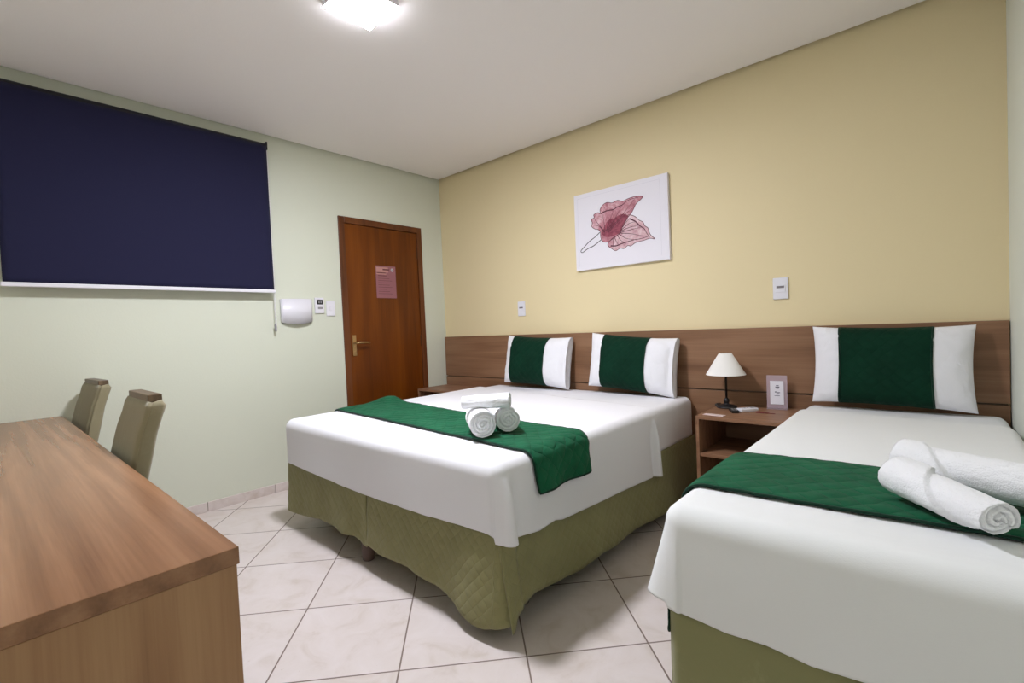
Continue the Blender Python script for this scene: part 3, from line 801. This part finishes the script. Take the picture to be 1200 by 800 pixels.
# lamp
lx, ly = 2.697, -.160
s = empty('table_lamp', (lx, ly, NT_), 'small black table lamp with a white conical shade on the nightstand', 'lamp')
bm = bmesh.new(); lathe(bm, [(.056, 0), (.058, .004), (.055, .010), (.040, .016), (.016, .020), (.013, .028), (.016, .034), (.016, .048), (.010, .054), (.0065, .06)], n=36)
obj('lamp_base', bm, M['iron'], s)
bm = bmesh.new(); lathe(bm, [(.0062, .056), (.0062, .20), (.013, .205), (.013, .25), (.004, .262)], n=18); obj('pole', bm, M['iron'], s)
bm = bmesh.new(); n = 48
prof = [(.110, .197), (.108, .201), (.036, .322), (.034, .3225), (.034, .3205), (.106, .199)]
lathe(bm, prof+[prof[0]], n=n, closed_ends=False); obj('lamp_shade', bm, M['shade'], s)
bm = bmesh.new()
for a in (0, 2*pi/3, 4*pi/3): tube(bm, [(.006*cos(a), .006*sin(a), .262), (.034*cos(a), .034*sin(a), .318)], .0015, 6)
obj('shade_spider', bm, M['iron'], s)
bm = bmesh.new(); lathe(bm, [(.010, .25), (.012, .262), (.024, .275), (.027, .29), (.020, .305), (.006, .312)], n=20); obj('bulb', bm, M['white_plastic'], s)
bm = bmesh.new(); tube(bm, spline([(-.05, .01, .005), (-.062, .025, .004), (-.070, .06, .004), (-.074, .09, .004), (-.076, .112, .006), (-.077, .1215, -.03), (-.077, .1215, -.10)]) if False else spline([(-.05, .01, .005), (-.062, .03, .004), (-.068, .06, .004), (-.070, .11, .004)]), .003, 8)
box(bm, -.076, -.058, .020, .062, .001, .013, .003); obj('cord', bm, M['iron'], s)

# items on the nightstand
zt = NT_
bm = B(-.055, .055, -.022, .022, 0, .003, .001); o = obj('card', bm, M['pinkish']); o.location = (2.715, -.43, zt); o.rotation_euler = (0, 0, radians(-4))
tag(o, 'thin pale card lying at the front edge of the nightstand', 'card')
s = empty('remote_control', (2.775, -.285, zt), 'small black remote lying beside the white one on the nightstand', 'remote control', rz=radians(28))
obj('remote_body', B(-.020, .020, -.045, .045, 0, .015, .005, 3), M['black'], s)
bm = bmesh.new()
for i in range(3):
    for j in range(2): lathe(bm, [(.0045, .014), (.0045, .0165)], (-.008+.016*j, -.025+.02*i, 0), 12)
obj('button', bm, M['grey_plastic'], s)
s = empty('remote_control', (2.832, -.235, zt), 'white air conditioner remote on the nightstand, right of the black one', 'remote control', rz=radians(-38))
obj('remote_body', B(-.024, .024, -.055, .055, 0, .020, .006, 3), M['white_plastic'], s)
obj('display', B(-.017, .017, .015, .043, .0195, .0206, .0005), M['grey_plastic'], s)
bm = bmesh.new(); lathe(bm, [(.006, .019), (.006, .0215)], (0, -.015, 0), 14); lathe(bm, [(.006, .019), (.006, .0215)], (0, .001, 0), 14); obj('button', bm, M['grey_plastic'], s)
s = empty('key_tag', (2.915, -.25, zt), 'red key tag with a ring beside the white remote', 'key tag')
bm = bmesh.new(); box(bm, -.034, .010, -.014, .014, 0, .006, .003); obj('tag_body', bm, M['red'], s)
bm = bmesh.new(); tube(bm, [(.022+.012*cos(a), .012*sin(a), .002) for a in [2*pi*k/16 for k in range(17)]], .0014, 6)
box(bm, .034, .062, -.004, .004, 0, .003, .001); obj('key_ring', bm, M['red'], s)
s = empty('card_holder', (2.950, -.083, zt), 'upright clear pinkish holder with a white info card on the nightstand', 'card holder', rz=radians(6))
obj('acrylic_stand', B(-.052, .052, -.002, .002, .004, .192, .001), M['acrylic'], s)
obj('foot', B(-.052, .052, -.030, .030, 0, .004, .001), M['acrylic'], s)
obj('info_card', B(-.034, .034, -.0036, -.0022, .026, .160), M['paper'], s)
bm = bmesh.new()
for (a, b, c, d_) in ((-.004, .010, .132, .136), (-.007, .013, .122, .128), (-.004, .010, .116, .118), (-.010, -.002, .094, .100), (.002, .016, .092, .096), (-.004, .010, .084, .089), (-.012, .014, .074, .077)):
    box(bm, a, b, -.0042, -.0036, c, d_)
obj('card_print', bm, M['ink'], s)

# ------------------------------------------------------------------ desk
dx0, dx1, dy0, dy1 = .006, 2.665, -3.455, -2.805
s = empty('desk', (1.33, -3.13, 0), 'long light brown wooden desk in the left foreground', 'desk')
obj('desk_top', rel(B(dx0, dx1, dy0, dy1, .718, .750, .001, 1), s), M['wood_desk'], s)
for a in (dx0, dx1-.035):
    obj('side_panel', rel(B(a, a+.032, dy0, dy1-.004, 0, .7175, .001, 1), s), M['wood_desk_v'], s)
obj('back_rail', rel(B(dx0+.034, dx1-.036, dy0+.01, dy0+.028, .45, .7175), s), M['wood_desk'], s)
obj('middle_panel', rel(B(1.33, 1.348, dy0+.03, dy1-.28, 0, .7175), s), M['wood_desk_v'], s)

# ------------------------------------------------------------------ chairs
def backrest_bm(w):
    bm = bmesh.new(); nu, nvv = 28, 30; loops = []
    # profile of front and rear faces (y, z) relative to chair origin at y = 0 -> world -2.73
    fr_ = [(-.155, .40), (-.105, .52), (-.066, .64), (-.045, .74), (-.025, .82), (-.004, .88), (.004, .915), (.010, .930)]
    bk_ = [(-.085, .40), (-.040, .52), (-.003, .64), (.020, .74), (.036, .82), (.055, .88), (.067, .912), (.060, .930)]
    for i in range(nvv+1):
        z = .40+(.930-.40)*i/nvv
        yf_ = interp([(b, a) for a, b in fr_], z); yb_ = interp([(b, a) for a, b in bk_], z)
        c, hh_ = (yf_+yb_)/2, (yb_-yf_)/2
        tz = sqrt(max(0, 1-max(0, (z-.905)/.030)**2)) if z > .905 else 1
        hh_ = max(hh_*(.55+.45*tz), .004)
        row = []
        for k in range(nu*2):
            a = 2*pi*k/(nu*2); ca, sa = cos(a), sin(a)
            ex = lambda q, e: (abs(q)**e)*(1 if q > 0 else -1)
            ww = w/2*(1-.02*(1-tz)-.03*(1-(z-.4)/.53))
            gr = .007*exp(-((abs(ca)-.80)/.10)**2)*(sa < 0)
            row.append(bm.verts.new((ex(ca, .22)*ww, c+ex(sa, .42)*hh_+gr, z-gr*sm(.86, .93, z))))
        loops.append(row)
    for a, b in zip(loops, loops[1:]):
        n = len(a)
        for k in range(n): bm.faces.new((a[k], a[(k+1) % n], b[(k+1) % n], b[k]))
    bm.faces.new(loops[0][::-1]); bm.faces.new(loops[-1])
    return fixn(bm)
def make_chair(x, y, rz, label):
    s = empty('dining_chair', (x, y, 0), label, 'chair', 'upholstered chairs at the desk', rz)
    obj('backrest', backrest_bm(.40), M['chair_fabric'], s, True)
    bm = box(bmesh.new(), -.150, .155, .016, .058, .926, .952, .003)
    for v in bm.verts: v.co.y += -.010*(1-(v.co.x/.15)**2)
    obj('top_rail', bm, M['wood_dark'], s)
    bm = box(bmesh.new(), -.21, .21, -.545, -.10, .385, .465, .03, 4); obj('seat', bm, M['chair_fabric'], s, True)
    obj('seat_frame', B(-.20, .20, -.53, -.10, .345, .388, .003), M['wood_dark'], s)
    for lx_ in (-.175, .175):
        bm = bmesh.new(); tube(bm, [(lx_, -.505, .36), (lx_, -.50, 0)], [.026, .018], 4); obj('leg', bm, M['wood_dark'], s)
        bm = bmesh.new(); tube(bm, [(lx_, -.115, .42), (lx_, -.075, 0)], [.026, .018], 4); obj('leg', bm, M['wood_dark'], s)
    return s
make_chair(1.425, -2.735, 0, 'taupe suede dining chair nearer the camera, tucked against the desk')
make_chair(.27, -2.722, radians(3), 'taupe suede dining chair farther away, near the blind wall')

# ------------------------------------------------------------------ camera
f_px, C_ = 559.6237, Vector((3.6327, -3.1109, 1.1315))
r_ = Vector((0.74785796, 0.66244752, -0.04326386)); d_ = Vector((-0.01304016, -0.05049878, -0.99863899)); w_ = Vector((-0.66373069, 0.74740428, -0.02912749))
cam = bpy.data.cameras.new('camera'); co = bpy.data.objects.new('camera', cam); COL.objects.link(co)
cam.sensor_width = 36; cam.lens = f_px/1200*36; cam.clip_start = .02
co.matrix_world = Matrix(((r_.x, -d_.x, -w_.x, C_.x), (r_.y, -d_.y, -w_.y, C_.y), (r_.z, -d_.z, -w_.z, C_.z), (0, 0, 0, 1)))
scene.camera = co
w = bpy.data.worlds.new('world'); scene.world = w; w.use_nodes = True
w.node_tree.nodes['Background'].inputs[0].default_value = (.5, .5, .5, 1); w.node_tree.nodes['Background'].inputs[1].default_value = 0.0
scene.view_settings.view_transform = 'Standard'; scene.view_settings.look = 'None'
scene.view_settings.gamma = 1; scene.view_settings.use_curve_mapping = False
scene.view_settings.exposure = 1.09
